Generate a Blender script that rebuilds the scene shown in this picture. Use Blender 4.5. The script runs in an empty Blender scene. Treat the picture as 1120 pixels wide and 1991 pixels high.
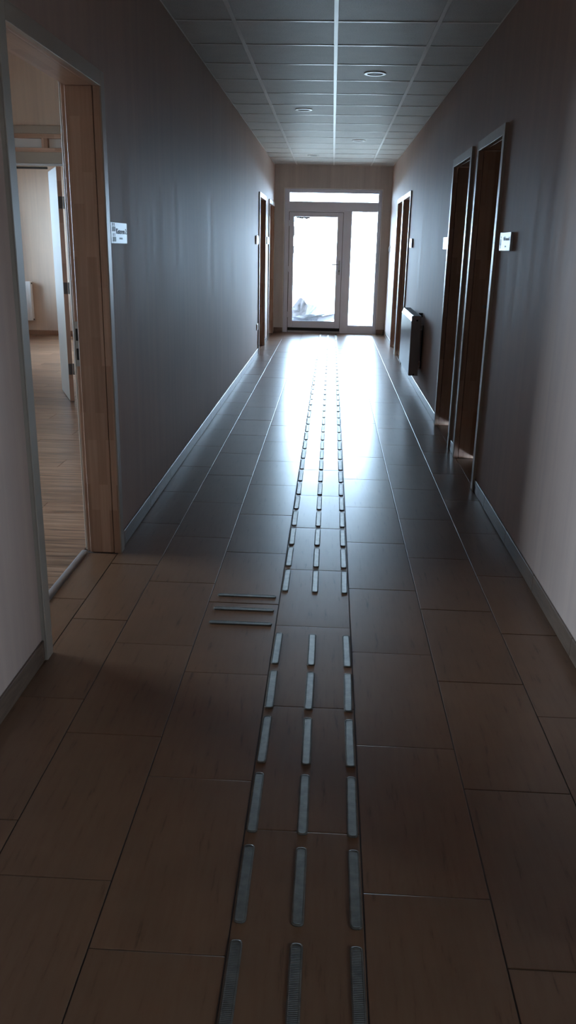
import bpy, bmesh, math, random
from mathutils import Matrix, Vector
random.seed(7)
C = bpy.context.scene.collection
PI = math.pi

# ------------------------------------------------------------------ camera
SC = bpy.context.scene
cam_d = bpy.data.cameras.new('camera')
cam = bpy.data.objects.new('camera', cam_d)
C.objects.link(cam)
CAM_Z = 1.4238
right = Vector((0.998473751, 0.051582657, 0.019733157))
down = Vector((0.034657841, -0.307028590, -0.951069019))
fwd = Vector((-0.043000024, 0.950301360, -0.308347732))
m3 = Matrix((right, -down, -fwd)).transposed()
cam.matrix_world = Matrix.Translation((0, 0, CAM_Z)) @ m3.to_4x4()
cam_d.sensor_fit = 'VERTICAL'
cam_d.sensor_height = 36.0
cam_d.lens = 1597.525 / 1991.0 * 36.0
cam_d.clip_start = 0.02
SC.camera = cam

# ------------------------------------------------------------------ sky, exposure
SKY = 50.0
world = bpy.data.worlds.new('sky')
SC.world = world
world.use_nodes = True
wn = world.node_tree.nodes['Background']
wn.inputs['Color'].default_value = (0.54, 0.75, 1.0, 1)
wn.inputs['Strength'].default_value = SKY
SC.view_settings.view_transform = 'Standard'
SC.view_settings.look = 'None'
SC.view_settings.gamma = 1.0
SC.view_settings.use_curve_mapping = False
SC.view_settings.exposure = 0.0
SC.cycles.max_bounces = 16
SC.cycles.diffuse_bounces = 10
SC.cycles.glossy_bounces = 6
SC.cycles.transparent_max_bounces = 12
SC.cycles.sample_clamp_indirect = 5.0
SC.cycles.blur_glossy = 1.2
SC.cycles.caustics_reflective = True
SC.cycles.caustics_refractive = False
SC.cycles.use_denoising = True
SC.cycles.use_adaptive_sampling = False


def portal(loc, rot, sx, sy):
    d = bpy.data.lights.new('sky_portal', 'AREA')
    d.shape = 'RECTANGLE'
    d.size, d.size_y = sx, sy
    d.cycles.is_portal = True
    o = bpy.data.objects.new('sky_portal', d)
    o.location = loc
    o.rotation_euler = rot
    C.objects.link(o)


WL, WR = -0.980, 0.9316        # corridor wall faces
HC = 2.6754                    # ceiling
YE = 14.42                     # end wall face
YB = 1.15                      # corridor opens into a lobby behind this line
YL = -3.2                      # lobby rear wall
portal((-0.02, YE + 0.48, 1.16), (-PI / 2, 0, 0), 1.66, 2.36)       # glazed end door
portal((-5.64, 4.35, 1.575), (0, -PI / 2, 0), 1.25, 2.1)               # room window
portal((-5.64, 11.05, 1.6), (0, -PI / 2, 0), 1.6, 2.9)              # back room window
portal((3.72, -1.3, 1.475), (0, PI / 2, 0), 1.15, 1.4)                # lobby window


# ------------------------------------------------------------------ helpers
def rgb(h):
    v = [int(h[i:i + 2], 16) / 255 for i in (0, 2, 4)]
    return tuple((c / 12.92 if c <= .04045 else ((c + .055) / 1.055) ** 2.4) for c in v)


def tag(o, label=None, cat=None, group=None, kind=None):
    if label: o['label'] = label
    if cat: o['category'] = cat
    if group: o['group'] = group
    if kind: o['kind'] = kind
    return o


def thing(name, loc=(0, 0, 0), rotz=0.0, label=None, cat=None, group=None, kind=None, parent=None):
    o = bpy.data.objects.new(name, None)
    o.empty_display_size = 0.1
    C.objects.link(o)
    o.location = loc
    o.rotation_euler = (0, 0, rotz)
    if parent: o.parent = parent
    return tag(o, label, cat, group, kind)


def link(name, me, parent=None, loc=(0, 0, 0), rot=(0, 0, 0)):
    o = bpy.data.objects.new(name, me)
    C.objects.link(o)
    o.location = loc
    o.rotation_euler = rot
    if parent: o.parent = parent
    return o


def obj(name, bm, mat, parent=None, loc=(0, 0, 0), rot=(0, 0, 0), smooth=False):
    bmesh.ops.recalc_face_normals(bm, faces=bm.faces)
    me = bpy.data.meshes.new(name)
    bm.to_mesh(me)
    bm.free()
    me.materials.append(mat)
    if smooth:
        for p in me.polygons: p.use_smooth = True
    return link(name, me, parent, loc, rot)


def box(bm, x0, x1, y0, y1, z0, z1, bev=0.0):
    r = bmesh.ops.create_cube(bm, size=1.0)
    vs = r['verts']
    for v in vs:
        v.co = Vector(((x0 + x1) / 2 + v.co.x * (x1 - x0), (y0 + y1) / 2 + v.co.y * (y1 - y0), (z0 + z1) / 2 + v.co.z * (z1 - z0)))
    if bev > 0:
        es = list({e for v in vs for e in v.link_edges})
        bmesh.ops.bevel(bm, geom=es, offset=bev, segments=1, affect='EDGES')
    return bm


def B(x0, x1, y0, y1, z0, z1, bev=0.0):
    return box(bmesh.new(), x0, x1, y0, y1, z0, z1, bev)


def lathe(bm, prof, n=32, axis='Z', origin=(0, 0, 0)):
    """prof: list of (radius, height)"""
    o = Vector(origin)
    rings = []
    for r, z in prof:
        ring = []
        for i in range(n):
            a = 2 * PI * i / n
            p = Vector((r * math.cos(a), r * math.sin(a), z))
            if axis == 'Y': p = Vector((p.x, p.z, p.y))
            if axis == 'X': p = Vector((p.z, p.x, p.y))
            ring.append(bm.verts.new(o + p))
        rings.append(ring)
    for a, b in zip(rings, rings[1:]):
        for i in range(n):
            bm.faces.new((a[i], a[(i + 1) % n], b[(i + 1) % n], b[i]))
    return rings


def cap(bm, ring):
    bm.faces.new(ring)


def prism(bm, pts, axis, a0, a1):
    """extrude a closed 2-D outline along an axis"""
    def mk(p, a):
        u, v = p
        return {'x': (a, u, v), 'y': (u, a, v), 'z': (u, v, a)}[axis]
    r0 = [bm.verts.new(mk(p, a0)) for p in pts]
    r1 = [bm.verts.new(mk(p, a1)) for p in pts]
    n = len(pts)
    for i in range(n):
        bm.faces.new((r0[i], r0[(i + 1) % n], r1[(i + 1) % n], r1[i]))
    bm.faces.new(r0)
    bm.faces.new(r1[::-1])
    return bm


# ------------------------------------------------------------------ materials
class NT:
    def __init__(self, name):
        self.m = bpy.data.materials.new(name)
        self.m.use_nodes = True
        self.t = self.m.node_tree
        self.b = self.t.nodes['Principled BSDF']

    def n(self, typ, **kw):
        nd = self.t.nodes.new(typ)
        for k, v in kw.items():
            if k in nd.inputs: nd.inputs[k].default_value = v
            else: setattr(nd, k, v)
        return nd

    def l(self, a, b):
        self.t.links.new(a, b)

    def coords(self, scale=(1, 1, 1), kind='Object', perobj=False):
        tc = self.n('ShaderNodeTexCoord')
        mp = self.n('ShaderNodeMapping')
        mp.inputs['Scale'].default_value = scale
        self.l(tc.outputs[kind], mp.inputs['Vector'])
        if perobj:
            oi = self.n('ShaderNodeObjectInfo')
            cx = self.n('ShaderNodeCombineXYZ')
            ml = self.n('ShaderNodeMath', operation='MULTIPLY')
            ml.inputs[1].default_value = 37.0
            self.l(oi.outputs['Random'], ml.inputs[0])
            self.l(ml.outputs[0], cx.inputs[0])
            self.l(ml.outputs[0], cx.inputs[1])
            self.l(cx.outputs[0], mp.inputs['Location'])
        return mp.outputs['Vector']

    def noise(self, vec, scale, detail=4, rough=.55):
        nd = self.n('ShaderNodeTexNoise')
        nd.inputs['Scale'].default_value = scale
        nd.inputs['Detail'].default_value = detail
        nd.inputs['Roughness'].default_value = rough
        self.l(vec, nd.inputs['Vector'])
        return nd.outputs['Fac']

    def ramp(self, fac, stops):
        r = self.n('ShaderNodeValToRGB')
        e = r.color_ramp.elements
        while len(e) < len(stops): e.new(.5)
        for i, (p, c) in enumerate(stops):
            e[i].position = p
            e[i].color = (*c, 1) if len(c) == 3 else c
        self.l(fac, r.inputs['Fac'])
        return r.outputs['Color']

    def mix(self, fac, a, b, blend='MIX'):
        nd = self.n('ShaderNodeMix', data_type='RGBA', blend_type=blend)
        for s, v in ((nd.inputs[0], fac), (nd.inputs[6], a), (nd.inputs[7], b)):
            if isinstance(v, bpy.types.NodeSocket): self.l(v, s)
            elif isinstance(v, tuple): s.default_value = (*v, 1)
            else: s.default_value = v
        return nd.outputs[2]

    def rng(self, fac, a, b, lo=0., hi=1.):
        nd = self.n('ShaderNodeMapRange')
        nd.inputs[1].default_value = lo
        nd.inputs[2].default_value = hi
        nd.inputs[3].default_value = a
        nd.inputs[4].default_value = b
        self.l(fac, nd.inputs[0])
        return nd.outputs[0]

    def bump(self, h, strength=.1, dist=.01):
        nd = self.n('ShaderNodeBump')
        nd.inputs['Strength'].default_value = strength
        nd.inputs['Distance'].default_value = dist
        self.l(h, nd.inputs['Height'])
        self.l(nd.outputs['Normal'], self.b.inputs['Normal'])

    def col(self, c):
        if isinstance(c, tuple): self.b.inputs['Base Color'].default_value = (*c, 1)
        else: self.l(c, self.b.inputs['Base Color'])

    def set(self, **kw):
        for k, v in kw.items():
            s = self.b.inputs[k.replace('_', ' ')]
            if isinstance(v, bpy.types.NodeSocket): self.l(v, s)
            else: s.default_value = v


def plain(name, c, rough=.5, metal=0.0, var=.06, scale=6.0, bump=0.0):
    t = NT(name)
    v = t.coords()
    f = t.noise(v, scale, 3)
    lo = tuple(x * (1 - var) for x in c)
    hi = tuple(min(1, x * (1 + var)) for x in c)
    t.col(t.ramp(f, [(.3, lo), (.7, hi)]))
    t.set(Roughness=rough, Metallic=metal)
    if bump: t.bump(t.noise(v, 160, 2), bump, .002)
    return t.m


def mat_wall(name, c, rough=.5):
    t = NT(name)
    v = t.coords((1, 1, 1))
    vs = t.coords((4.2, 4.2, .16))
    f = t.noise(v, 1.3, 5)
    s = t.noise(vs, 2.4, 5, .65)
    c1 = t.ramp(f, [(.25, tuple(x * .93 for x in c)), (.75, tuple(x * 1.06 for x in c))])
    c2 = t.ramp(s, [(.3, (.87, .87, .88)), (.7, (1.07, 1.07, 1.06))])
    t.col(t.mix(1.0, c1, c2, 'MULTIPLY'))
    t.set(Roughness=t.rng(s, rough - .05, rough + .08, .3, .7), Specular_IOR_Level=.28)
    fine = t.noise(v, 240, 2)
    ad = t.n('ShaderNodeMath', operation='MULTIPLY_ADD')
    ad.inputs[1].default_value = 1.0
    t.l(s, ad.inputs[0])
    t.l(fine, ad.inputs[2])
    t.bump(ad.outputs[0], .10, .002)
    return t.m


def mat_tile():
    t = NT('brown_floor_tile')
    v = t.coords((1, 1, 1), perobj=True)
    vs = t.coords((22, 2.2, 8), perobj=True)
    streak = t.noise(vs, 2.6, 6, .62)
    cloud = t.noise(v, 5.0, 3)
    base = t.ramp(streak, [(.27, rgb('4f3724')), (.40, rgb('72523c')), (.62, rgb('755741')), (.8, rgb('70503a'))])
    shade = t.ramp(cloud, [(.3, (.90, .90, .90)), (.7, (1.06, 1.05, 1.04))])
    oi = t.n('ShaderNodeObjectInfo')
    tint = t.ramp(oi.outputs['Random'], [(0, (.96, .96, .96)), (1, (1.03, 1.02, 1.02))])
    t.col(t.mix(1.0, t.mix(1.0, base, shade, 'MULTIPLY'), tint, 'MULTIPLY'))
    t.set(Roughness=.285)
    t.b.inputs['Specular IOR Level'].default_value = .5
    fine = t.noise(t.coords((40, 5, 8), perobj=True), 3.0, 4)
    big = t.noise(v, 11.0, 3)
    ad = t.n('ShaderNodeMath', operation='MULTIPLY_ADD')
    ad.inputs[1].default_value = .9
    t.l(fine, ad.inputs[0])
    t.l(big, ad.inputs[2])
    t.bump(ad.outputs[0], .03, .0022)
    return t.m


def mat_wood(name, c_lo, c_hi, rough=.4, along='z', lam=True):
    """finger-jointed laminated timber: narrow staves of differing tone"""
    t = NT(name)
    tc = t.n('ShaderNodeTexCoord')
    sp = t.n('ShaderNodeSeparateXYZ')
    t.l(tc.outputs['Object'], sp.inputs[0])
    ad = t.n('ShaderNodeMath', operation='ADD')
    other = {'z': (0, 1), 'x': (1, 2)}[along]
    t.l(sp.outputs[other[0]], ad.inputs[0])
    t.l(sp.outputs[other[1]], ad.inputs[1])
    cb = t.n('ShaderNodeCombineXYZ')
    t.l(sp.outputs[{'z': 2, 'x': 0}[along]], cb.inputs[0])
    t.l(ad.outputs[0], cb.inputs[1])
    br = t.n('ShaderNodeTexBrick')
    br.inputs['Color1'].default_value = (0, 0, 0, 1)
    br.inputs['Color2'].default_value = (1, 1, 1, 1)
    br.inputs['Mortar'].default_value = (.35, .35, .35, 1)
    br.inputs['Scale'].default_value = 1.0
    br.inputs['Mortar Size'].default_value = .0004
    br.inputs['Brick Width'].default_value = .34
    br.inputs['Row Height'].default_value = .042
    br.offset = .37
    t.l(cb.outputs[0], br.inputs['Vector'])
    mp = t.n('ShaderNodeMapping')
    mp.inputs['Scale'].default_value = (2.5, 60, 60)
    t.l(cb.outputs[0], mp.inputs['Vector'])
    g = t.noise(mp.outputs['Vector'], 1.0, 5)
    tone = t.mix(.42 if lam else .0, g, br.outputs['Color'])
    t.col(t.ramp(tone, [(.22, c_lo), (.78, c_hi)]))
    t.set(Roughness=rough)
    t.bump(g, .05, .001)
    return t.m


M = {}
M['wall'] = mat_wall('taupe_wall_paint', rgb('baa092'), .62)
M['wall_end'] = mat_wall('end_wall_paint_with_bloom', rgb('c9c3bf'), .66)  # colour lightened and greyed to carry bloom from the glazed door
M['room_wall'] = mat_wall('cream_room_paint', rgb('d0bba8'), .6)
M['tile'] = mat_tile()
M['grout'] = plain('dark_grout', rgb('4a3a31'), .75)
M['skirt'] = None
M['frame'] = mat_wood('beech_frame_wood', rgb('9a7761'), rgb('c2a08a'), .32)
M['casing'] = plain('satin_casing_veneer', rgb('a59889'), .38, var=.03)
M['leaf'] = mat_wood('brown_door_wood', rgb('7a573f'), rgb('94705a'), .4, lam=False)
M['white_leaf'] = plain('white_door_lacquer', rgb('cfc9bd'), .35, var=.02)
M['steel'] = plain('brushed_steel', rgb('9a9a98'), .35, 1.0)
M['dark_steel'] = plain('dark_hinge_steel', rgb('5a5653'), .45, .9)
M['alu'] = plain('satin_aluminium', rgb('c3c8cc'), .35, .8)
M['pvc'] = plain('white_door_profile', rgb('e8edfa'), .35, var=.01)  # faint blue put into the white for glare around the end door
M['gasket'] = plain('black_rubber_gasket', rgb('15161a'), .6)
M['white'] = plain('white_plastic', rgb('e8e8e6'), .4, var=.02)
M['ring'] = plain('white_gloss_ring', rgb('f6f5f0'), .28, var=.01)
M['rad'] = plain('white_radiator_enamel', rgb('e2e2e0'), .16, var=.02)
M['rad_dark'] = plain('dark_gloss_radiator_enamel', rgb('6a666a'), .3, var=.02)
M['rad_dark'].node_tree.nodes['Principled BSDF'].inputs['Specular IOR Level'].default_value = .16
M['rad_side'] = plain('shade_lifted_side_enamel', rgb('a8a4a6'), .35, var=.02)  # lighter than the front to offset the shade on the near side
M['rad_in'] = plain('radiator_inner_grey', rgb('8c8c8c'), .5)  # plain mid grey for fins, diffusers and outlets
M['ink'] = plain('dark_sign_ink', rgb('2c3a48'), .5)
M['ink_soft'] = plain('grey_sign_print', rgb('8b98a0'), .5)
M['sign'] = plain('white_sign_board', rgb('bfc5c8'), .35, var=.02)
M['grid'] = plain('white_ceiling_grid_steel', rgb('f4f3ee'), .28, .0, var=.02)
M['concrete'] = plain('pale_paving', rgb('cfcabf'), .8)
M['card'] = plain('grey_cardboard', rgb('8f8785'), .8, var=.1)
M['paper'] = plain('pale_wrapping_paper', rgb('b4b1b2'), .7, var=.05)


def mat_ceiling():
    t = NT('mineral_fibre_panel')
    v = t.coords((1, 1, 1), perobj=True)
    f = t.noise(v, 120, 4, .7)
    g = t.noise(v, 7, 3)
    c1 = t.ramp(f, [(.35, rgb('bfbcb6')), (.55, rgb('d4d1ca'))])
    c2 = t.ramp(g, [(.3, (.93, .93, .93)), (.7, (1.03, 1.03, 1.03))])
    t.col(t.mix(1.0, c1, c2, 'MULTIPLY'))
    t.set(Roughness=.5)
    t.bump(f, .2, .003)
    return t.m


def mat_skirt():
    t = NT('baseboard_tile')
    vs = t.coords((3, 3, 25), perobj=True)
    t.col(t.ramp(t.noise(vs, 3, 4), [(.3, rgb('5a483c')), (.7, rgb('776050'))]))
    t.set(Roughness=.30)
    return t.m


def mat_bar():
    t = NT('ribbed_tactile_bar')
    v = t.coords((1, 1, 1))
    w = t.n('ShaderNodeTexWave')
    w.bands_direction = 'Y'
    w.inputs['Scale'].default_value = 75.0
    t.l(v, w.inputs['Vector'])
    f = t.noise(t.coords((1, 1, 1), perobj=True), 40, 3)
    t.col(t.ramp(f, [(.3, rgb('65625b')), (.7, rgb('7a766e'))]))
    t.set(Roughness=.45, Metallic=.9)
    t.bump(w.outputs['Fac'], .22, .0012)
    return t.m


def mat_laminate():
    t = NT('brown_laminate_plank')
    v = t.coords((1.6, 26, 8), perobj=True)
    f = t.noise(v, 1.6, 6, .6)
    oi = t.n('ShaderNodeObjectInfo')
    tint = t.ramp(oi.outputs['Random'], [(0, (.72, .70, .68)), (.5, (1, .97, .94)), (1, (1.22, 1.2, 1.18))])
    c = t.ramp(f, [(.32, rgb('4d382c')), (.5, rgb('86664f')), (.68, rgb('a98a72'))])
    t.col(t.mix(1.0, c, tint, 'MULTIPLY'))
    t.set(Roughness=.34)
    t.bump(f, .06, .001)
    return t.m


def mat_glass(name):
    t = NT(name)
    tr = t.n('ShaderNodeBsdfTransparent')
    tr.inputs[0].default_value = (.97, .985, .98, 1)
    gl = t.n('ShaderNodeBsdfGlossy')
    gl.inputs['Roughness'].default_value = .02
    fr = t.n('ShaderNodeFresnel')
    fr.inputs['IOR'].default_value = 1.45
    mx = t.n('ShaderNodeMixShader')
    t.l(fr.outputs[0], mx.inputs[0])
    t.l(tr.outputs[0], mx.inputs[1])
    t.l(gl.outputs[0], mx.inputs[2])
    t.l(mx.outputs[0], t.t.nodes['Material Output'].inputs['Surface'])
    return t.m


def mat_frosted():
    t = NT('frosted_pane')
    t.col(rgb('e8e6e0'))
    t.set(Roughness=.3)
    return t.m


M['panel'] = mat_ceiling()
M['skirt'] = mat_skirt()
M['bar'] = mat_bar()
M['laminate'] = mat_laminate()
M['glass'] = mat_glass('clear_glass')
M['frosted'] = mat_frosted()

# ------------------------------------------------------------------ shell: walls
WT = 0.152
# door outer extents along the corridor (y0, y1)
DOORS_L = [(2.580, 3.715), (11.38, 12.46), (13.12, 14.25)]
DOORS_R = [(4.94, 5.835), (6.055, 6.97), (10.62, 11.70), (11.74, 12.70)]
DH = 2.083


def wall_with_holes(name, xa, xb, y0, y1, z1, holes, mat):
    bm = bmesh.new()
    y = y0
    for a, b, h0, h1 in sorted(holes):
        box(bm, xa, xb, y, a, -.1, z1)
        box(bm, xa, xb, a, b, h1, z1)
        if h0 > 0: box(bm, xa, xb, a, b, -.1, h0)
        y = b
    box(bm, xa, xb, y, y1, -.1, z1)
    return tag(obj(name, bm, mat), kind='structure')


IN = .012
wall = wall_with_holes('wall_left', WL - WT, WL, YL, YE, 3.25, [(a + IN, b - IN, 0, DH - IN) for a, b in DOORS_L], M['wall'])
tag(wall, 'long taupe painted wall on the left of the corridor', 'wall')
wall = wall_with_holes('wall_right', WR, WR + WT, YB, YE, 2.9, [(a + IN, b - IN, 0, DH - IN) for a, b in DOORS_R], M['wall'])
tag(wall, 'long taupe painted wall on the right carrying the radiator', 'wall')
bm = bmesh.new()
OX0, OX1, OZ1 = -0.815, 0.785, 2.318
box(bm, WL - WT, OX0, YE, YE + .46, -.1, 2.9)  # outer reveal made deeper to keep the sheets outside in shade
box(bm, OX1, WR + WT, YE, YE + .46, -.1, 2.9)
box(bm, OX0, OX1, YE, YE + .46, OZ1, 2.9)
tag(obj('wall_end', bm, M['wall_end']), 'beige end wall around the glazed door', 'wall', kind='structure')

# lobby behind the camera
bm = bmesh.new()
box(bm, WL - WT, 3.7, YL - .2, YL, 0, 2.9)
box(bm, WR + WT, 3.7, YB, YB + .2, 0, 2.9)
tag(obj('wall_lobby', bm, M['wall']), 'plain lobby walls behind the viewer', 'wall', kind='structure')
wall_with_holes('wall_lobby_side', 3.5, 3.7, YL, YB, 2.9, [(-2.0, -.6, .9, 2.05)], M['wall'])
tag(bpy.data.objects['wall_lobby_side'], 'lobby side wall with a window, behind the viewer', 'wall')

# rooms on the left seen through the open doorway
RX0, RY0, PY, RY1, RZ = -5.5, 1.9, 7.47, 13.05, 3.2
XR = WL - WT
wall_with_holes('wall_room_side', RX0 - .12, RX0, RY0, RY1, RZ, [(3.3, 5.4, .95, 2.2), (9.6, 12.5, .8, 2.4)], M['room_wall'])
tag(bpy.data.objects['wall_room_side'], 'window wall on the far left of both rooms', 'wall')
tag(obj('wall_room_front', B(RX0, XR, RY0 - .12, RY0, -.1, RZ), M['room_wall']), 'cream wall at the near end of the left room', 'wall', kind='structure')
tag(obj('wall_room_back', B(RX0 - .12, XR, RY1, RY1 + .12, -.1, RZ), M['room_wall']), 'pale mauve back wall behind the white radiator in the left rooms', 'wall', kind='structure')
bm = bmesh.new()
TX0, TX1, TZ1 = -3.34, -1.6, 2.335
box(bm, RX0, TX0, PY, PY + .12, 0, RZ)
box(bm, TX1, XR, PY, PY + .12, 0, RZ)
box(bm, TX0, TX1, PY, PY + .12, TZ1, RZ)
tag(obj('wall_partition', bm, M['room_wall']), 'cream partition wall above the transom panes in the left room', 'wall', kind='structure')
tag(obj('ceiling_room', B(RX0 - .12, XR, RY0 - .12, RY1 + .12, RZ, RZ + .1), M['room_wall']), 'plain cream ceiling of the left rooms', 'ceiling', kind='structure')

# ------------------------------------------------------------------ floor: slab and tiles
floor = obj('floor', bmesh.new(), M['grout'])
bm = bmesh.new()
box(bm, WL - .16, WR + WT, YB, YE + .46, -.15, -.0035)
box(bm, WL - .16, 3.5, YL, YB, -.15, -.0035)
bm.to_mesh(floor.data)
bm.free()
tag(floor, 'brown wood-look tiled corridor floor', 'floor', kind='structure')

GAP = .0036
_tiles = {}


def tile_mesh(w, l):
    k = (round(w, 3), round(l, 3))
    if k in _tiles: return _tiles[k]
    bm = bmesh.new()
    hw, hl = w / 2, l / 2
    c, dz = .0011, .0005
    lv = []
    for (x, y, z) in ((hw, hl, -.008), (hw, hl, -dz), (hw - c, hl - c, -.00014), (max(hw * .5, hw - .03), hl - .035, 0)):
        lv.append([bm.verts.new((sx * x, sy * y, z)) for sx, sy in ((-1, -1), (1, -1), (1, 1), (-1, 1))])
    for a, b in zip(lv, lv[1:]):
        for i in range(4):
            bm.faces.new((a[i], a[(i + 1) % 4], b[(i + 1) % 4], b[i]))
    bm.faces.new(lv[3])
    bmesh.ops.recalc_face_normals(bm, faces=bm.faces)
    me = bpy.data.meshes.new('tile')
    bm.to_mesh(me)
    bm.free()
    me.materials.append(M['tile'])
    _tiles[k] = me
    return me


def lay(x0, x1, y0, y1):
    w, l = x1 - x0 - GAP, y1 - y0 - GAP
    if w < .01 or l < .01: return
    # a hand-laid tile is never perfectly level
    link('tile', tile_mesh(w, l), floor, ((x0 + x1) / 2, (y0 + y1) / 2, random.uniform(-.0004, .0004)),
         (random.gauss(0, .0007), random.gauss(0, .0007), 0))


TWD, TLN, X0 = .2938, .5953, -.1720
cols = [(X0 - 3 * TWD + .077, X0 - 2 * TWD, 1.736), (X0 - 2 * TWD, X0 - TWD, 1.544), (X0 - TWD, X0, 1.349),
        (X0, X0 + TWD, 1.747), (X0 + TWD, X0 + 2 * TWD, 1.549), (X0 + 2 * TWD, X0 + 3 * TWD, 1.360),
        (X0 + 3 * TWD, WR, 1.754)]
cols[0] = (WL, X0 - 2 * TWD, 1.736)
for x0, x1, ph in cols:
    y = ph
    while y > .3: y -= TLN
    while y < YE:
        lay(x0, x1, max(y, .3), min(y + TLN, YE))
        y += TLN
# tiles in the doorways and under the glazed door
for a, b in DOORS_L:
    cuts = [a + .07, 3.112, b - .07] if a < 3 else [a + .07, b - .07]
    for u, v in zip(cuts, cuts[1:]): lay(WL - .145, WL, u, v)
for a, b in DOORS_R:
    lay(WR, WR + .135, a + .07, b - .07)
for u, v in ((OX0, -.32), (-.32, .28), (.28, OX1)): lay(u, v, YE, YE + .2)

# laminate floor of the rooms: planks run across the view
room_floor = tag(obj('floor', B(RX0, WL - .162, RY0, RY1, -.12, -.004), M['grout']), 'brown laminate plank floor of the left rooms', 'floor', kind='structure')
_pl = {}


def plank_mesh(l, w):
    k = (round(l, 3), round(w, 3))
    if k not in _pl:
        bm = B(-l / 2, l / 2, -w / 2, w / 2, -.004, 0)
        bmesh.ops.bevel(bm, geom=[e for e in bm.edges if all(v.co.z > -.001 for v in e.verts)], offset=.0012, segments=1, affect='EDGES')
        me = bpy.data.meshes.new('plank')
        bm.to_mesh(me)
        bm.free()
        me.materials.append(M['laminate'])
        _pl[k] = me
    return _pl[k]


PW, PL = .192, 1.285
row = 0
y = 2.3
while y < RY1 - .04:
    x = -1.19 - ((row * .43) % 1.0) * PL
    # first plank starts at the threshold
    if x > -1.25: x = -1.155
    segs = [(x, -1.155)] if x < -1.25 else []
    while x > -5.2:
        segs.append((x - PL, x))
        x -= PL
    for a, b in segs:
        a = max(a, -5.4)
        if b - a > .08:
            link('plank', plank_mesh(b - a - .001, PW - .001), room_floor, ((a + b) / 2, y + PW / 2, 0))
    y += PW
    row += 1
# rounded metal threshold strip between tile and laminate
bm = bmesh.new()
n = 8
pts = [(-.019, -.002)] + [(-.017 * math.cos(PI * i / n), .002 + .009 * math.sin(PI * i / n)) for i in range(n + 1)] + [(.019, -.002)]
prism(bm, pts, 'y', 2.645, 3.655)
tag(obj('trim_threshold', bm, M['alu'], loc=(-1.142, 0, .0005)), 'rounded aluminium threshold strip in the open left doorway', 'trim', kind='structure')

# baseboards: separate tile pieces on both sides
SK_H, SK_T = .078, .009


def baseboard(name, x, sgn, phase, gaps, ya, yb, label):
    e = thing(name, (x, 0, 0), label=label, cat='baseboard', kind='structure')
    spans, y = [], ya
    for a, b in gaps:
        spans.append((y, a))
        y = b
    spans.append((y, yb))
    for a, b in spans:
        y = phase - math.floor((phase - a) / .603) * .603 if phase > a else phase
        cuts = [a]
        k = a + ((phase - a) % .603)
        while k < b - .02:
            if k > a + .02: cuts.append(k)
            k += .603
        cuts.append(b)
        for u, v in zip(cuts, cuts[1:]):
            if v - u < .01: continue
            xx = sorted((0, sgn * SK_T))
            obj('tile', B(xx[0], xx[1], u + .0012, v - .0012, .0015, SK_H, .0015), M['skirt'], e)
    return e


baseboard('baseboard_left', WL, 1, 4.368, DOORS_L, .0, YE, 'low brown tile baseboard along the left wall')
baseboard('baseboard_right', WR, -1, 4.578, DOORS_R, YB + .02, YE, 'low brown tile baseboard along the right wall')
e = thing('baseboard_end', (0, YE, 0), label='short dark tile baseboards either side of the glazed door', cat='baseboard', kind='structure')
obj('tile', B(WL + .012, OX0 - .004, -.010, 0, .0015, .083, .0015), M['skirt'], e)
obj('tile', B(OX1 + .004, WR - .012, -.010, 0, .0015, .083, .0015), M['skirt'], e)
tag(obj('baseboard_room', B(RX0, XR, RY1 - .014, RY1, 0, .075, .002), M['leaf']), 'brown baseboard below the radiator in the back room', 'baseboard', kind='structure')

# ------------------------------------------------------------------ ceiling: grid, panels
ceiling = tag(obj('ceiling', B(WL - WT, 3.7, YL - .2, YE + .3, HC + .16, HC + .3), M['room_wall']), 'suspended grey ceiling of square panels in a white grid', 'ceiling', kind='structure')
XC, CY0 = -.0242, 5.4639
runners = [XC - .6, XC, XC + .6]
lines = [CY0 + .6 * k for k in range(-10, 15)]
xs = [WL] + runners + [WR]
bw = .0125
pm = {}
ys = [YB - 2.2] + [l for l in lines if l > YB - 2.0] + [YE]
for a, b in zip(ys, ys[1:]):
    for u, v in zip(xs, xs[1:]):
        w, l = v - u - .004, b - a - .004
        k = (round(w, 3), round(l, 3))
        if k not in pm:
            bm = B(-w / 2, w / 2, -l / 2, l / 2, 0, .015, .0015)
            me = bpy.data.meshes.new('ceiling_panel')
            bm.to_mesh(me)
            bm.free()
            me.materials.append(M['panel'])
            pm[k] = me
        link('ceiling_panel', pm[k], ceiling, ((u + v) / 2, (a + b) / 2, HC + .0015 + random.uniform(0, .0006)), (random.gauss(0, .0006), random.gauss(0, .0004), 0))
for x in runners:
    obj('main_runner', B(x - bw, x + bw, ys[0], YE, HC - .0015, HC + .0015, .0006), M['grid'], ceiling)
tm = {}
for y in ys[1:-1]:
    for u, v in zip(xs, xs[1:]):
        a, b = (u + bw if u != WL else u), (v - bw if v != WR else v)
        l = round(b - a, 4)
        if l not in tm:
            bm = B(-l / 2, l / 2, -bw, bw, -.0012, .0012, .0005)
            me = bpy.data.meshes.new('cross_tee')
            bm.to_mesh(me)
            bm.free()
            me.materials.append(M['grid'])
            tm[l] = me
        link('cross_tee', tm[l], ceiling, ((a + b) / 2, y, HC))
for x0, x1 in ((WL, WL + .008), (WR - .008, WR)):
    obj('wall_angle', B(x0, x1, ys[0], YE, HC - .0035, HC - .0015), M['grid'], ceiling)
obj('wall_angle', B(WL + .008, WR - .008, YE - .008, YE, HC - .0035, HC - .0015), M['grid'], ceiling)
tag(obj('ceiling_lobby', B(WL, 3.5, YL, YB - 2.2, HC, HC + .1), M['panel']), 'plain lobby ceiling behind the viewer', 'ceiling', kind='structure')
tag(obj('ceiling_lobby_side', B(WR, 3.5, YB - 2.2, YB, HC, HC + .1), M['panel']), 'plain side lobby ceiling behind the viewer', 'ceiling', kind='structure')

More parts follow.
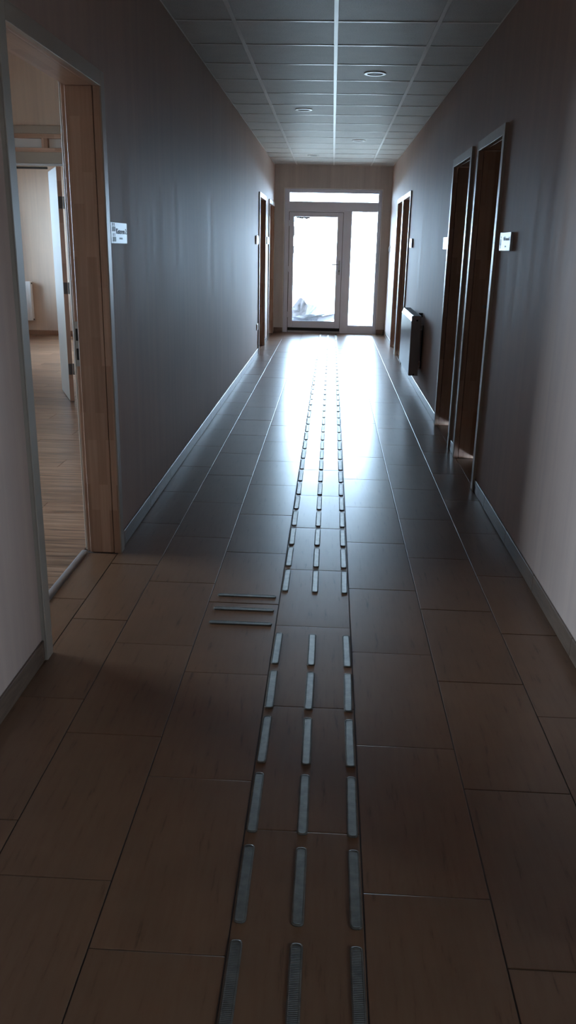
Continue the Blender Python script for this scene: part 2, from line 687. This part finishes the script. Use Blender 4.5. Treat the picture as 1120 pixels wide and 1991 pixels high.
# ------------------------------------------------------------------ doors in the corridor walls
CW, PR = .058, .018


def door(name, wallx, y0, y1, label, closed=True, hinge='l', strike=False):
    """local frame: x to the viewer's right, y into the wall, z up"""
    yc, w = (y0 + y1) / 2, (y1 - y0) / 2
    rz = PI / 2 if wallx < 0 else -PI / 2
    t = thing(name, (wallx, yc, 0), rz, label, 'door', kind='structure')
    wi = w - CW
    for s in (-1, 1):
        a, b = sorted((s * w, s * wi))
        bm = B(a, b, -PR, -PR + .006, 0, DH, .0015)
        a, b = sorted((s * w, s * (wi + .03)))
        box(bm, a, b, -PR + .006, .002, 0, DH)
        cs = obj('casing', bm, M['casing_v'], t)
        a, b = sorted((s * wi, s * (wi + .03)))
        obj('casing_edge', B(a, b, -PR + .006, .016, 0, DH), M['frame'], cs)
        a, b = sorted((s * (w - .014), s * (wi + .0025)))
        bm = B(a, b, .020, .134, 0, DH - CW + .002, .0016)
        a2, b2 = sorted((s * (w - .014), s * (wi + .016)))
        box(bm, a2, b2, .134, .153, 0, DH - CW + .014, .001)
        j = obj('jamb', bm, M['frame'], t)
        if strike and s == 1:
            bm = bmesh.new()
            # L-shaped strike plate with two keeper holes, on the rebate
            x = wi + .0155
            for z0, z1 in ((.888, .915), (.968, 1.0), (1.055, 1.085)): box(bm, x - .0015, x, .136, .1525, z0, z1)
            for z0, z1 in ((.915, .968), (1.0, 1.055)):
                box(bm, x - .0015, x, .136, .139, z0, z1)
                box(bm, x - .0015, x, .1495, .1525, z0, z1)
            box(bm, x - .003, x + .012, .1525, .1545, .888, 1.085)
            sp = obj('strike_plate', bm, M['steel'], j)
            sp['label'] = 'steel strike plate with two keeper slots'
            bm = B(x - .0004, x + .01, .139, .1495, .916, .967)
            box(bm, x - .0004, x + .01, .139, .1495, 1.001, 1.054)
            obj('keeper_slot', bm, M['gasket'], j)
    cs = obj('casing', B(-wi, wi, -PR, .002, DH - CW, DH, .0015), M['casing_h'], t)
    obj('casing_edge', B(-wi, wi, .002, .016, DH - CW + .001, DH - .03), M['frame_h'], cs)
    bm = B(-wi - .0025, wi + .0025, .020, .134, DH - CW + .0025, DH - .014, .0016)
    box(bm, -wi - .014, wi + .014, .134, .153, DH - CW + .016, DH - .014, .001)
    obj('jamb', bm, M['frame_h'], t)
    # inner architrave on the room side
    for s in (-1, 1):
        a, b = sorted((s * (w + .02), s * (wi + .034)))
        obj('architrave', B(a, b, .153, .167, 0, DH, .002), M['casing_v'], t)
    obj('architrave', B(-wi - .034, wi + .034, .153, .167, DH - CW + .034, DH, .002), M['casing_h'], t)
    if closed:
        lf = obj('leaf', B(-wi - .012, wi + .012, .137, .177, .006, DH - CW + .012, .002), M['leaf'], t)
        hs = 1 if hinge == 'l' else -1
        bm = bmesh.new()
        box(bm, hs * (wi - .05) - .02, hs * (wi - .05) + .02, .131, .137, .93, 1.13, .002)
        lathe(bm, [(.009, .09), (.009, .133)], 12, 'Y', (hs * (wi - .05), 0, 1.06))
        a, b = sorted((hs * (wi - .05), hs * (wi - .10)))
        box(bm, a, b, .085, .099, 1.052, 1.068, .003)
        obj('lever_handle', bm, M['steel'], lf)
    return t


M['casing_v'] = M['casing']
M['casing_h'] = plain('satin_casing_veneer_head', rgb('a59889'), .38, var=.03)
M['frame_h'] = mat_wood('beech_frame_wood_head', rgb('9a7761'), rgb('c2a08a'), .32, along='x')
door('door_1', WL, *DOORS_L[0], 'wide open doorway with beech frame at the near left', closed=False, strike=True)
door('door_2', WL, *DOORS_L[1], 'wide framed door on the left wall near the far end')
door('door_3', WL, *DOORS_L[2], 'last framed door on the left wall, in the far corner')
door('door_4', WR, *DOORS_R[0], 'nearest dark recessed door on the right wall', hinge='r')
door('door_5', WR, *DOORS_R[1], 'second recessed door from the camera on the right wall')
door('door_6', WR, *DOORS_R[2], 'recessed right wall door just beyond the radiator', hinge='r')
door('door_7', WR, *DOORS_R[3], 'last recessed door on the right wall before the glazed door')

# ------------------------------------------------------------------ inner door of the left rooms (door_8)
t = thing('door_8', (0, PY, 0), 0, 'beech frame with transom panes and open white door inside the left room', 'door', kind='structure')
wd = M['frame_h']
fr = M['casing']
FX1 = -2.322
obj('post', B(FX1, FX1 + .055, -.012, .115, 0, TZ1, .002), M['frame'], t)
obj('post', B(-3.32, -3.26, -.012, .115, 0, TZ1, .002), M['frame'], t)
obj('post', B(TX1 - .07, TX1, -.012, .115, 0, TZ1, .002), M['frame'], t)
obj('side_panel', B(FX1 + .055, TX1 - .07, .02, .07, 0, 2.05, .002), M['frame'], t)
obj('top_board', B(-3.34, TX1, -.016, .115, 2.282, 2.345, .002), M['casing_h'], t)
obj('rail', B(-3.26, TX1 - .07, -.008, .10, 2.246, 2.282, .002), wd, t)
obj('rail', B(-3.26, TX1 - .07, -.008, .10, 2.138, 2.172, .002), wd, t)
obj('head_board', B(-3.26, TX1 - .07, -.002, .115, 2.052, 2.138, .002), M['casing_h'], t)
hs = obj('head_underside_light', B(-3.26, FX1, .05, .115, 2.038, 2.052, .001), M['white'], t)  # light on the rebate underside, put in as a white strip
hs['label'] = 'lit underside of the door head, painted as a white strip'
obj('dark_head_strip', B(-3.2, -2.50, .116, .135, 2.015, 2.033, .002), M['dark_steel'], t)  # thin dark strip just under the door head
mull = [-3.26, -2.86, -2.80, -2.493, -2.44, -2.05, -1.99, TX1 - .07]
for i in (1, 3, 5):
    obj('mullion', B(mull[i], mull[i + 1], -.006, .09, 2.172, 2.246, .001), M['frame'], t)
for i in (0, 2, 4, 6):
    obj('pane', B(mull[i], mull[i + 1], .035, .043, 2.172, 2.246), M['frosted'], t)
# the leaf stands open, swung into the back room
ang = math.atan2(.56, -.25)
leaf = thing('leaf', (-2.352, .03, 0), ang, parent=t)
obj('leaf_panel', B(0, .66, .002, .0395, .008, 2.03, .001), M['white_leaf'], leaf)['label'] = 'white lacquered door leaf'
obj('edge_strip', B(-.004, .001, .001, .040, .008, 2.03, .001), M['frame'], leaf)['label'] = 'beech edge of the white leaf'
for z in (.302, 1.022, 1.74):
    bm = B(-.0065, -.0035, .006, .038, z - .05, z + .05, .0008)
    lathe(bm, [(.0065, z - .05), (.0065, z + .05)], 12, 'Z', (-.006, -.006, 0))
    box(bm, -.03, -.006, -.010, -.006, z - .05, z + .05, .0008)
    obj('hinge', bm, M['dark_steel'], leaf)

# ------------------------------------------------------------------ glazed door and window at the end
FY = YE + .07                     # front face of the profiles
win = thing('window_1', (0, FY, 0), 0, 'white framed glazing with transom and tall sidelight at the corridor end', 'window', kind='structure')


def profile(name, x0, x1, z0, z1, parent, y0=0., y1=.07):
    return obj(name, B(x0, x1, y0, y1, z0, z1, .004), M['pvc'], parent)


G = dict(trz0=2.119, trz1=2.266, lx0=-.735, lx1=.160, lz0=.060, lz1=1.962, px0=-.655, px1=.066, pz0=.196, pz1=1.886, sx0=.302, sx1=.735, sz0=.130, sz1=1.984)
profile('frame_side', OX0 + .002, G['lx0'] - .004, -.002, OZ1 - .002, win)
profile('frame_side', G['sx1'] + .0, OX1 - .002, -.002, OZ1 - .002, win)
profile('frame_head', G['lx0'] - .004, G['sx1'], G['trz1'], OZ1 - .002, win)
profile('transom_bar', G['lx0'] - .004, G['sx1'], G['sz1'], G['trz0'], win)
profile('door_head', G['lx0'] - .004, G['lx1'] + .006, 1.961, G['sz1'], win)
profile('mullion', G['lx1'] + .006, G['sx0'], -.002, G['sz1'], win)
profile('bottom_rail', G['sx0'], G['sx1'], -.002, G['sz0'], win)
for nm, x0, x1, z0, z1 in (('transom_pane', -.739, .735, G['trz0'], G['trz1']), ('side_pane', G['sx0'], G['sx1'], G['sz0'], G['sz1'])):
    obj(nm, B(x0, x1, .032, .038, z0, z1), M['glass'], win)
    bm = bmesh.new()
    d = .008
    box(bm, x0, x1, .020, .031, z0, z0 + d); box(bm, x0, x1, .020, .031, z1 - d, z1)
    box(bm, x0, x0 + d, .020, .031, z0 + d, z1 - d); box(bm, x1 - d, x1, .020, .031, z0 + d, z1 - d)
    obj('glazing_bead', bm, M['pvc'], win)
# plaster stop bead round the opening
bm = bmesh.new()
box(bm, OX0 - .008, OX0 + .002, YE - .003, YE + .004, 0, OZ1 + .008)
box(bm, OX1 - .002, OX1 + .008, YE - .003, YE + .004, 0, OZ1 + .008)
box(bm, OX0 + .002, OX1 - .002, YE - .003, YE + .004, OZ1 - .002, OZ1 + .008)
tag(obj('trim_reveal_bead', bm, M['white']), 'thin white corner bead around the end opening', 'trim', kind='structure')

ed = thing('door_9', (G['lx0'], FY - .012, 0), 0, 'white framed glass door at the end of the corridor', 'door', kind='structure')
dx = -G['lx0']
lz0, lz1 = G['lz0'] + .022, G['lz1'] - .006
obj('stile', B(.004, G['px0'] + dx, 0, .07, lz0, lz1, .004), M['pvc'], ed)
stl = obj('stile', B(G['px1'] + dx, G['lx1'] + dx, 0, .07, lz0, lz1, .004), M['pvc'], ed)
obj('top_rail', B(G['px0'] + dx, G['px1'] + dx, 0, .07, G['pz1'], lz1, .004), M['pvc'], ed)
obj('bottom_rail', B(G['px0'] + dx, G['px1'] + dx, 0, .07, lz0, G['pz0'], .004), M['pvc'], ed)
pn = obj('pane', B(G['px0'] + dx, G['px1'] + dx, .040, .046, G['pz0'], G['pz1']), M['glass'], ed)
obj('seal', B(.0045, G['lx1'] + dx - .001, .0205, .06, .030, lz0), M['gasket'], ed)
gk = bmesh.new()
box(gk, G['lx1'] + dx - .001, G['lx1'] + dx + .0075, .022, .05, -.002, lz1 + .007)
box(gk, -.0045, G['lx1'] + dx - .001, .022, .05, lz1 - .001, lz1 + .007)
box(gk, -.0055, .0045, .022, .05, -.002, lz1 - .001)
obj('gasket', gk, M['gasket'], ed)
obj('sill', B(.005, G['lx1'] + dx - .001, .005, .10, -.002, .030, .003), M['alu'], ed)['label'] = 'low aluminium door sill'
# lever handle with its plate and keyhole
hx = (G['px1'] + G['lx1']) / 2 + dx + .008
bm = B(hx - .015, hx + .015, -.006, 0, .97, 1.20, .003)
hp = obj('handle_plate', bm, M['alu'], stl)
bm = bmesh.new()
lathe(bm, [(.010, -.052), (.010, -.004)], 14, 'Y', (hx, 0, 1.135))
box(bm, hx - .125, hx + .010, -.056, -.042, 1.127, 1.145, .004)
obj('lever', bm, M['alu'], stl)
bm = bmesh.new()
r = lathe(bm, [(.0085, -.0075), (.0085, -.004)], 16, 'Y', (hx, 0, 1.035)); cap(bm, r[0])
box(bm, hx - .004, hx + .004, -.0075, -.004, 1.012, 1.03)
obj('keyhole', bm, M['gasket'], stl)
for z in (.30, 1.05, 1.78):
    bm = bmesh.new()
    r = lathe(bm, [(.010, z - .045), (.010, z + .045)], 12, 'Z', (0, -.008, 0)); cap(bm, r[0]); cap(bm, r[1])
    obj('hinge', bm, M['pvc'], ed)
# torn remains of protective tape along the pane edge
for (x, z, w, h) in ((-.62, 1.881, .10, .030), (-.54, 1.881, .15, .040), (-.648, 1.80, .016, .13), (-.649, 1.58, .012, .16), (-.649, 1.30, .010, .12)):
    bm = bmesh.new()
    k = 9
    pts = []
    if w > h:
        pts = [(x + w * i / k, z + .004) for i in range(k + 1)] + [(x + w * i / k, z - h * random.uniform(.4, 1)) for i in range(k, -1, -1)]
    else:
        pts = [(x - .006, z + h * i / k) for i in range(k + 1)] + [(x + w * random.uniform(.2, 1), z + h * i / k) for i in range(k, -1, -1)]
    prism(bm, [(a + dx, b) for a, b in pts], 'y', .0392, .0398)
    obj('tape_scrap', bm, M['card'], ed)['label'] = 'torn scrap of protective tape on the pane edge'

# windows that light the rooms and the lobby (outside the view)
def simple_window(name, x, y0, y1, z0, z1, label):
    t = thing(name, (x, (y0 + y1) / 2, z0), 0, label, 'window', kind='structure')
    h, w = z1 - z0, (y1 - y0) / 2
    bm = bmesh.new()
    box(bm, -.03, .03, -w, -w + .06, 0, h); box(bm, -.03, .03, w - .06, w, 0, h)
    box(bm, -.03, .03, -w + .06, w - .06, 0, .06); box(bm, -.03, .03, -w + .06, w - .06, h - .06, h)
    box(bm, -.03, .03, -.04, .04, .06, h - .06)
    obj('frame', bm, M['pvc'], t)
    for s in (-1, 1):
        a, b = sorted((s * .04, s * (w - .06)))
        obj('pane', B(-.003, .003, a, b, .06, h - .06), M['glass'], t)


simple_window('window_2', RX0 - .06, 3.3, 5.4, .95, 2.2, 'window of the left room, out of view')
simple_window('window_3', RX0 - .06, 9.6, 12.5, .8, 2.4, 'window of the back room, out of view')
simple_window('window_4', 3.6, -2.0, -.6, .9, 2.05, 'lobby window behind the viewer')
bm = bmesh.new()
box(bm, -40, 40, YE + .47, 60, -.25, -.05)
box(bm, -40, RX0 - .13, -40, YE + .47, -.25, -.05)
box(bm, 3.75, 40, -40, YE + .47, -.25, -.05)
tag(obj('ground', bm, M['concrete']), 'pale paved ground outside the glazed door', 'ground', kind='structure')

# ------------------------------------------------------------------ tactile guide bars
def bar_mesh(l=.250, w=.0285, h=.0042):
    bm = bmesh.new()
    def outline(ins, z):
        r = w / 2 - ins
        pts = []
        c = l / 2 - w / 2
        r2 = r
        for i in range(9):
            a = PI * i / 8
            # slightly squared-off ends
            pts.append((r2 * math.copysign(abs(math.cos(a)) ** .75, math.cos(a)), c + r2 * abs(math.sin(a)) ** .75))
        for i in range(9):
            a = PI + PI * i / 8
            pts.append((r2 * math.copysign(abs(math.cos(a)) ** .75, math.cos(a)), -c - r2 * abs(math.sin(a)) ** .75))
        return [bm.verts.new((x, y, z)) for x, y in pts]
    rings = [outline(0, -.0005), outline(0, h * .45), outline(.0018, h * .85), outline(.0038, h), outline(.0048, h - .0006)]
    n = len(rings[0])
    for a, b in zip(rings, rings[1:]):
        for i in range(n):
            bm.faces.new((a[i], a[(i + 1) % n], b[(i + 1) % n], b[i]))
    bm.faces.new(rings[-1])
    bmesh.ops.recalc_face_normals(bm, faces=bm.faces)
    me = bpy.data.meshes.new('tactile_bar')
    bm.to_mesh(me)
    bm.free()
    me.materials.append(M['bar'])
    return me


BM = bar_mesh()
ORD = ['first', 'second', 'third', 'fourth', 'fifth', 'sixth', 'seventh', 'eighth', 'ninth', 'tenth', 'eleventh', 'twelfth', 'thirteenth',
       'fourteenth', 'fifteenth', 'sixteenth', 'seventeenth', 'eighteenth', 'nineteenth', 'twentieth', 'twenty-first', 'twenty-second',
       'twenty-third', 'twenty-fourth', 'twenty-fifth']
ROWS = [('left-hand', -.1545), ('middle', -.0255), ('right-hand', .1035)]
near = [1.437 + .2955 * k for k in (-1, 0, 1, 2, 3, 4)]
near.reverse()                          # counted from the gap towards the camera
far = []
y = 3.272
while y < 14.15:
    far.append(y)
    y += .2936
for rname, x in ROWS:
    for i, y in enumerate(near):
        o = link('tactile_bar', BM, None, (x, y + .125, .0005), (0, 0, random.gauss(0, .004)))
        tag(o, 'grey ribbed guide bar, %s row, %s on the camera side of the gap' % (rname, ORD[i]), 'tactile bar', 'tactile guide bars running along the corridor floor')
    half = (len(far) + 1) // 2
    for i, y in enumerate(far):
        o = link('tactile_bar', BM, None, (x, y + .125, .0005), (0, 0, random.gauss(0, .004)))
        if i < half: s = 'grey ribbed guide bar, %s row, %s beyond the gap' % (rname, ORD[i])
        else: s = 'grey ribbed guide bar, %s row, %s back from the glass door' % (rname, ORD[len(far) - 1 - i])
        tag(o, s, 'tactile bar', 'tactile guide bars running along the corridor floor')
for i, (y, lab) in enumerate(((3.207, 'far'), (3.071, 'middle'), (2.940, 'near'))):
    o = link('tactile_bar', BM, None, (-.3125, y, .0005), (0, 0, PI / 2 + random.gauss(0, .004)))
    tag(o, 'grey crosswise guide bar left of the gap, %s one of the three' % {'far': 'farthest', 'middle': 'middle', 'near': 'nearest'}[lab], 'tactile bar', 'three crosswise tactile bars beside the gap')

# ------------------------------------------------------------------ downlights
DL = [(.276, 6.964, 'round recessed downlight nearest the camera, right of the centre runner'),
      (-.324, 8.740, 'round recessed downlight second from the camera, left of the centre runner'),
      (.276, 11.10, 'round recessed downlight third from the camera, right of the centre runner'),
      (-.324, 12.93, 'round recessed downlight closest to the glazed end wall')]
first = None
for x, y, lab in DL:
    if first is None:
        t = thing('downlight', (x, y, HC), label=lab, cat='light', group='round downlights in the corridor ceiling')
        bm = bmesh.new()
        lathe(bm, [(.084, .002), (.0835, -.0035), (.082, -.0045), (.060, -.0048), (.0585, -.003), (.058, .001)], 40)
        obj('ring', bm, M['ring'], t)
        bm = bmesh.new()
        r = lathe(bm, [(.0595, .0005), (.055, -.001)], 40)
        cap(bm, r[1])
        obj('diffuser', bm, M['rad_in'], t)
        first = t
    else:
        c = first.copy()
        C.objects.link(c)
        c.location = (x, y, HC)
        c['label'] = lab
        for ch in first.children:
            d = ch.copy()
            C.objects.link(d)
            d.parent = c


# ------------------------------------------------------------------ door signs
def text_mesh(s, size, depth=.0004):
    cu = bpy.data.curves.new('lettering', 'FONT')
    cu.body = s
    cu.size = size
    cu.extrude = depth
    cu.resolution_u = 3
    o = bpy.data.objects.new('lettering', cu)
    C.objects.link(o)
    dg = bpy.context.evaluated_depsgraph_get()
    me = bpy.data.meshes.new_from_object(o.evaluated_get(dg))
    bpy.data.objects.remove(o)
    return me


def lettering(s, size, x, z, parent, y, width=None, mat='ink'):
    me = text_mesh(s, size)
    me.transform(Matrix.Rotation(PI / 2, 4, 'X'))
    if width:
        w = max(v.co.x for v in me.vertices) - min(v.co.x for v in me.vertices)
        me.transform(Matrix.Diagonal((width / w, 1, 1, 1)))
    me.materials.clear()
    me.materials.append(M[mat])
    return link('lettering', me, parent, (x, y, z))


def sign(wallx, y0, y1, z0, z1, label, th=.012, mat='sign', group='small white door signs along the corridor'):
    rz = PI / 2 if wallx < 0 else -PI / 2
    yl = y0 if wallx < 0 else y1       # viewer's left end
    t = thing('door_sign', (wallx, yl, z0), rz, label, 'sign', group)
    w, h = y1 - y0, z1 - z0
    obj('board', B(0, w, -th, 0, 0, h, .0015), M[mat], t)
    return t, w, h, -th - .0003


def figures(t, x, z, y, s, w):
    """dark block with two short upright marks above it"""
    bm = B(x, x + w, y - .0003, y + .0002, z, z + .62 * s)
    box(bm, x - .12 * s, x, y - .0003, y + .0002, z, z + .12 * s)
    box(bm, x + .12 * w, x + .24 * w, y - .0003, y + .0002, z + .72 * s, z + 1.1 * s)
    box(bm, x + .64 * w, x + .76 * w, y - .0003, y + .0002, z + .72 * s, z + 1.1 * s)
    obj('pictogram', bm, M['ink'], t)


t, w, h, y = sign(WL, 3.744, 4.035, 1.417, 1.508, "white door sign reading Kisterem 2 beside the open left doorway")
figures(t, .024, .052, y, .032, .054)
figures(t, .028, .009, y, .032, .054)
lettering('Kisterem 2.', .034, .092, .042, t, y, width=.194)
bm = bmesh.new()
for k in range(7): box(bm, .150 + k * .008, .155 + k * .008, y - .0004, y + .0002, .018 + .004 * (k % 2), .026)
obj('small_print', bm, M['ink_soft'], t)

t, w, h, y = sign(WR, 4.535, 4.815, 1.420, 1.514, "white door sign reading Női mosdó beside the nearest right door", th=.014)
bm = bmesh.new()
r = lathe(bm, [(.0001, y - .0003), (.006, y - .0003), (.006, y + .0002)], 14, 'Y', (.030, 0, .070))
prism(bm, [(.022, .060), (.038, .060), (.046, .028), (.014, .028)], 'y', y - .0003, y + .0002)
box(bm, .024, .029, y - .0003, y + .0002, .012, .028)
box(bm, .031, .036, y - .0003, y + .0002, .012, .028)
obj('pictogram', bm, M['ink'], t)
lettering('Női mosdó', .028, .095, .052, t, y, width=.165)
bm = bmesh.new()
for k in range(5): box(bm, .150 + k * .008, .155 + k * .008, y - .0004, y + .0002, .018 + .003 * (k % 2), .026)
obj('small_print', bm, M['ink_soft'], t)

t, w, h, y = sign(WR, 7.01, 7.27, 1.420, 1.514, "bright white sign just past the second right door")
bm = bmesh.new()
r = lathe(bm, [(.0001, y - .0003), (.006, y - .0003), (.006, y + .0002)], 14, 'Y', (.032, 0, .072))
box(bm, .022, .042, y - .0003, y + .0002, .034, .062)
box(bm, .025, .030, y - .0003, y + .0002, .012, .034)
box(bm, .034, .039, y - .0003, y + .0002, .012, .034)
obj('pictogram', bm, M['ink_soft'], t)  # ink paled so the print looks washed out by glare
bm = bmesh.new()
for k in range(4): box(bm, .13 + k * .012, .138 + k * .012, y - .0004, y + .0002, .018, .026)
obj('small_print', bm, M['ink_soft'], t)
sign(WR, 10.08, 10.36, 1.430, 1.530, "small pale sign on the right wall before the doors beyond the radiator", th=.02)
sign(WL, 10.90, 11.20, 1.435, 1.538, "small white sign on the left wall before the first far door", th=.02)
sign(WL, 12.68, 12.98, 1.440, 1.540, "small grey-white sign between the two far left doors", th=.02)

# light switch on the far right, socket low on the left
t = thing('light_switch', (WR, 14.10, 1.36), -PI / 2, 'small grey light switch by the far right corner of the glazed wall', 'switch')
obj('plate', B(-.042, .042, -.010, 0, 0, .084, .002), M['white'], t)
obj('rocker', B(-.028, .028, -.014, -.009, .014, .070, .002), M['white'], t)
t = thing('wall_socket', (WL, 11.24, .335), PI / 2, 'small double wall socket low on the left wall before the far door', 'socket')
obj('plate', B(-.075, .075, -.012, 0, 0, .083, .002), M['white'], t)
for s in (-1, 1):
    bm = bmesh.new()
    r = lathe(bm, [(.024, -.0125), (.021, -.0120), (.020, -.004)], 20, 'Y', (s * .036, 0, .0415))
    cap(bm, r[2])
    obj('outlet', bm, M['rad_in'], t)

# ------------------------------------------------------------------ corridor radiator
RA0, RA1, RXF, RXB, RZ0, RZ1 = 8.30, 9.48, .799, .893, .208, .795
rad = thing('radiator', (WR, RA0, RZ0), 0, 'dark glossy panel radiator on the right wall, reflection on its top edge painted pale', 'radiator')
L_, H_ = RA1 - RA0, RZ1 - RZ0
xf, xb = RXF - WR, RXB - WR
# front panel with a rolled, sloping top edge
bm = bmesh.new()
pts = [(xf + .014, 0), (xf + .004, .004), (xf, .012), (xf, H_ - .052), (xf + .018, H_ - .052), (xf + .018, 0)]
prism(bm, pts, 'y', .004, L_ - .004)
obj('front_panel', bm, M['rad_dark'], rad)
bm = bmesh.new()  # reflection along the top edge, put in as pale enamel
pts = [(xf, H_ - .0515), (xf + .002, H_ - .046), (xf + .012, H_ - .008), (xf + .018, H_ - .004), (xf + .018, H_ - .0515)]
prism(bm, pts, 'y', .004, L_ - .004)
obj('top_band', bm, M['rad'], rad)['label'] = 'sloping top edge with its bright reflection painted in as pale enamel'
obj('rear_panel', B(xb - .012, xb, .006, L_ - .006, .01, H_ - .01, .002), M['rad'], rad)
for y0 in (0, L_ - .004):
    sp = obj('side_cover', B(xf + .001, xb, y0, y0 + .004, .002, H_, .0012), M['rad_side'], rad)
    if y0 == 0:
        yy = -.0012
        xm = (xf + xb) / 2
        bm = bmesh.new()
        r = lathe(bm, [(.0095, yy), (.0095, yy + .002)], 20, 'Y', (xm + .008, 0, H_ - .045)); cap(bm, r[0])
        obj('pipe_hole', bm, M['gasket'], sp)
        bm = bmesh.new()
        r = lathe(bm, [(.0085, yy), (.0085, yy + .002)], 20, 'Y', (xm + .004, 0, .012)); cap(bm, r[0])
        obj('pipe_hole', bm, M['gasket'], sp)
bm = bmesh.new()
x0, x1 = xf + .018, xb - .002
box(bm, x0, x0 + .006, .004, L_ - .004, H_ - .006, H_)
box(bm, x1 - .006, x1, .004, L_ - .004, H_ - .006, H_)
k = 0
yy = .012
while yy < L_ - .012:
    box(bm, x0 + .006, x1 - .006, yy, yy + .006, H_ - .006, H_)
    yy += .0145
obj('top_grille', bm, M['rad_dark'], rad)['kind'] = 'stuff'
# convector fins between the panels
bm = bmesh.new()
yy = .03
while yy < L_ - .03:
    box(bm, x0 + .004, xb - .016, yy, yy + .0015, .04, H_ - .03)
    yy += .03
obj('convector_fin', bm, M['rad_in'], rad)['kind'] = 'stuff'
# printed label on the sloping top band
bm = B(xf + .0030, xf + .0045, .06, .30, H_ - .044, H_ - .043)
bm.clear()
for a, b in ((.05, .11), (.115, .19), (.20, .25)):
    p0, p1 = Vector((xf + .0045, 0, H_ - .040)), Vector((xf + .0085, 0, H_ - .022))
    vs = []
    for q in (p0, p1):
        for yv in (a, b): vs.append(Vector((q.x - .0006, yv, q.z)))
    f = [bm.verts.new(v) for v in (vs[0], vs[1], vs[3], vs[2])]
    g = [bm.verts.new(v + Vector((.0006, 0, 0))) for v in (vs[0], vs[1], vs[3], vs[2])]
    bm.faces.new(f); bm.faces.new(g[::-1])
    for i in range(4): bm.faces.new((f[i], f[(i + 1) % 4], g[(i + 1) % 4], g[i]))
obj('sticker', bm, M['ink_soft'], rad)['label'] = 'small grey printed sticker on the top band'
# wall brackets with their slotted arms
for yb in (.10, L_ - .12):
    br = obj('bracket', B(-.010, -.0016, yb, yb + .035, .06, H_ - .10, .002), M['gasket'], rad)
    for z in (.075, .44):
        bm = bmesh.new()
        box(bm, -.040, -.008, yb + .004, yb + .012, z, z + .012); box(bm, -.040, -.008, yb + .004, yb + .012, z + .045, z + .057)
        box(bm, -.018, -.008, yb + .004, yb + .012, z + .012, z + .045); box(bm, -.040, -.032, yb + .004, yb + .012, z + .012, z + .045)
        obj('bracket_arm', bm, M['white'], rad)
# thermostatic valve at the far end, top
bm = bmesh.new()
r = lathe(bm, [(.020, L_ + .01), (.022, L_ + .02), (.022, L_ + .07), (.016, L_ + .08)], 16, 'Y', (xf + .045, 0, H_ - .05)); cap(bm, r[0]); cap(bm, r[3])
obj('valve_head', bm, M['white'], rad)
bm = bmesh.new()
r = lathe(bm, [(.008, .0), (.008, .05)], 12, 'Y', (xf + .045, L_ - .002, H_ - .05)); cap(bm, r[0]); cap(bm, r[1])
box(bm, xf + .038, -.0016, L_ + .014, L_ + .026, H_ - .056, H_ - .044)
obj('pipe', bm, M['steel'], rad)
bm = B(xb - .004, -.0016, .22, .228, H_ - .03, H_ + .012, .002)
obj('top_clip', bm, M['gasket'], rad)

# ------------------------------------------------------------------ radiator in the back room
rr = thing('radiator', (-4.645, RY1, .225), 0, 'white panel radiator on the back wall of the left rooms', 'radiator')
obj('front_panel', B(-.80, 0, -.115, -.095, 0, .595, .006), M['rad'], rr)
for k in range(8):
    x = -.065 - k * .095
    obj('rib', B(x - .028, x + .028, -.1185, -.1145, .04, .555, .002), M['rad'], rr)
obj('side_cover', B(-.004, .002, -.112, -.030, .004, .590, .001), M['rad'], rr)
obj('rear_panel', B(-.80, -.004, -.045, -.030, 0, .59, .003), M['rad'], rr)
obj('top_grille', B(-.80, -.004, -.095, -.045, .580, .592, .001), M['rad'], rr)
obj('bracket', B(-.14, -.10, -.030, -.0016, .1, .5, .002), M['dark_steel'], rr)
for z in (.02, .565):
    bm = bmesh.new()
    r = lathe(bm, [(.012, .0), (.012, .012)], 14, 'X', (0.001, -.07, z)); cap(bm, r[1])
    obj('end_plug', bm, M['dark_steel'], rr)


# ------------------------------------------------------------------ crumpled sheets outside the glass door
def sheet(name, outline, ridge, loc, mat, label, th=.006, fold=.10):
    """stiff crumpled sheet: outline in x,z fanned about a centre with alternating folds"""
    bm = bmesh.new()
    c0 = bm.verts.new((ridge[0], 0, ridge[1]))
    vs = []
    n = len(outline)
    for i, (x, z) in enumerate(outline):
        vs.append(bm.verts.new((x, (fold if i % 2 else -fold * .4) * (1 + .3 * math.sin(i * 2.1)), z)))
    for i in range(n): bm.faces.new((c0, vs[i], vs[(i + 1) % n]))
    bmesh.ops.recalc_face_normals(bm, faces=bm.faces)
    bmesh.ops.subdivide_edges(bm, edges=bm.edges[:], cuts=2, use_grid_fill=True)
    for v in bm.verts: v.co += Vector((random.gauss(0, .004), random.gauss(0, .010), random.gauss(0, .004)))
    bmesh.ops.solidify(bm, geom=bm.faces[:], thickness=th)
    o = obj(name, bm, mat, loc=loc)
    return tag(o, label, 'sheet', 'crumpled sheets left outside the glass door')


GZ = -.0035
sheet('crumpled_sheet', [(-.16, -.02), (-.18, .30), (-.13, .44), (-.005, .58), (.06, .545), (.12, .44), (.085, .25), (.06, -.02)], (-.01, .33), (-.52, YE + .25, GZ), M['card'], 'tall crumpled grey sheet with a pointed top behind the door glass', fold=.03)
sheet('crumpled_sheet', [(-.10, -.02), (-.12, .22), (-.10, .42), (.0, .475), (.10, .45), (.165, .425), (.10, .25), (.09, -.02)], (-.02, .26), (-.40, YE + .345, GZ), M['paper'], 'pale folded sheet leaning at the right of the crumpled pile', fold=.03)
sheet('crumpled_sheet', [(-.12, -.02), (-.13, .30), (-.04, .33), (.05, .30), (.13, .28), (.14, -.02)], (.0, .18), (-.57, YE + .42, GZ), M['card'], 'low crumpled grey sheet at the left foot of the pile', fold=.025)
sheet('crumpled_sheet', [(-.36, -.02), (-.36, .25), (-.10, .30), (.12, .31), (.40, .33), (.45, .30), (.15, .275), (.02, -.02)], (-.14, .18), (-.34, YE + .17, GZ), M['paper'], 'long low pale sheet spread along the door bottom', fold=.025)
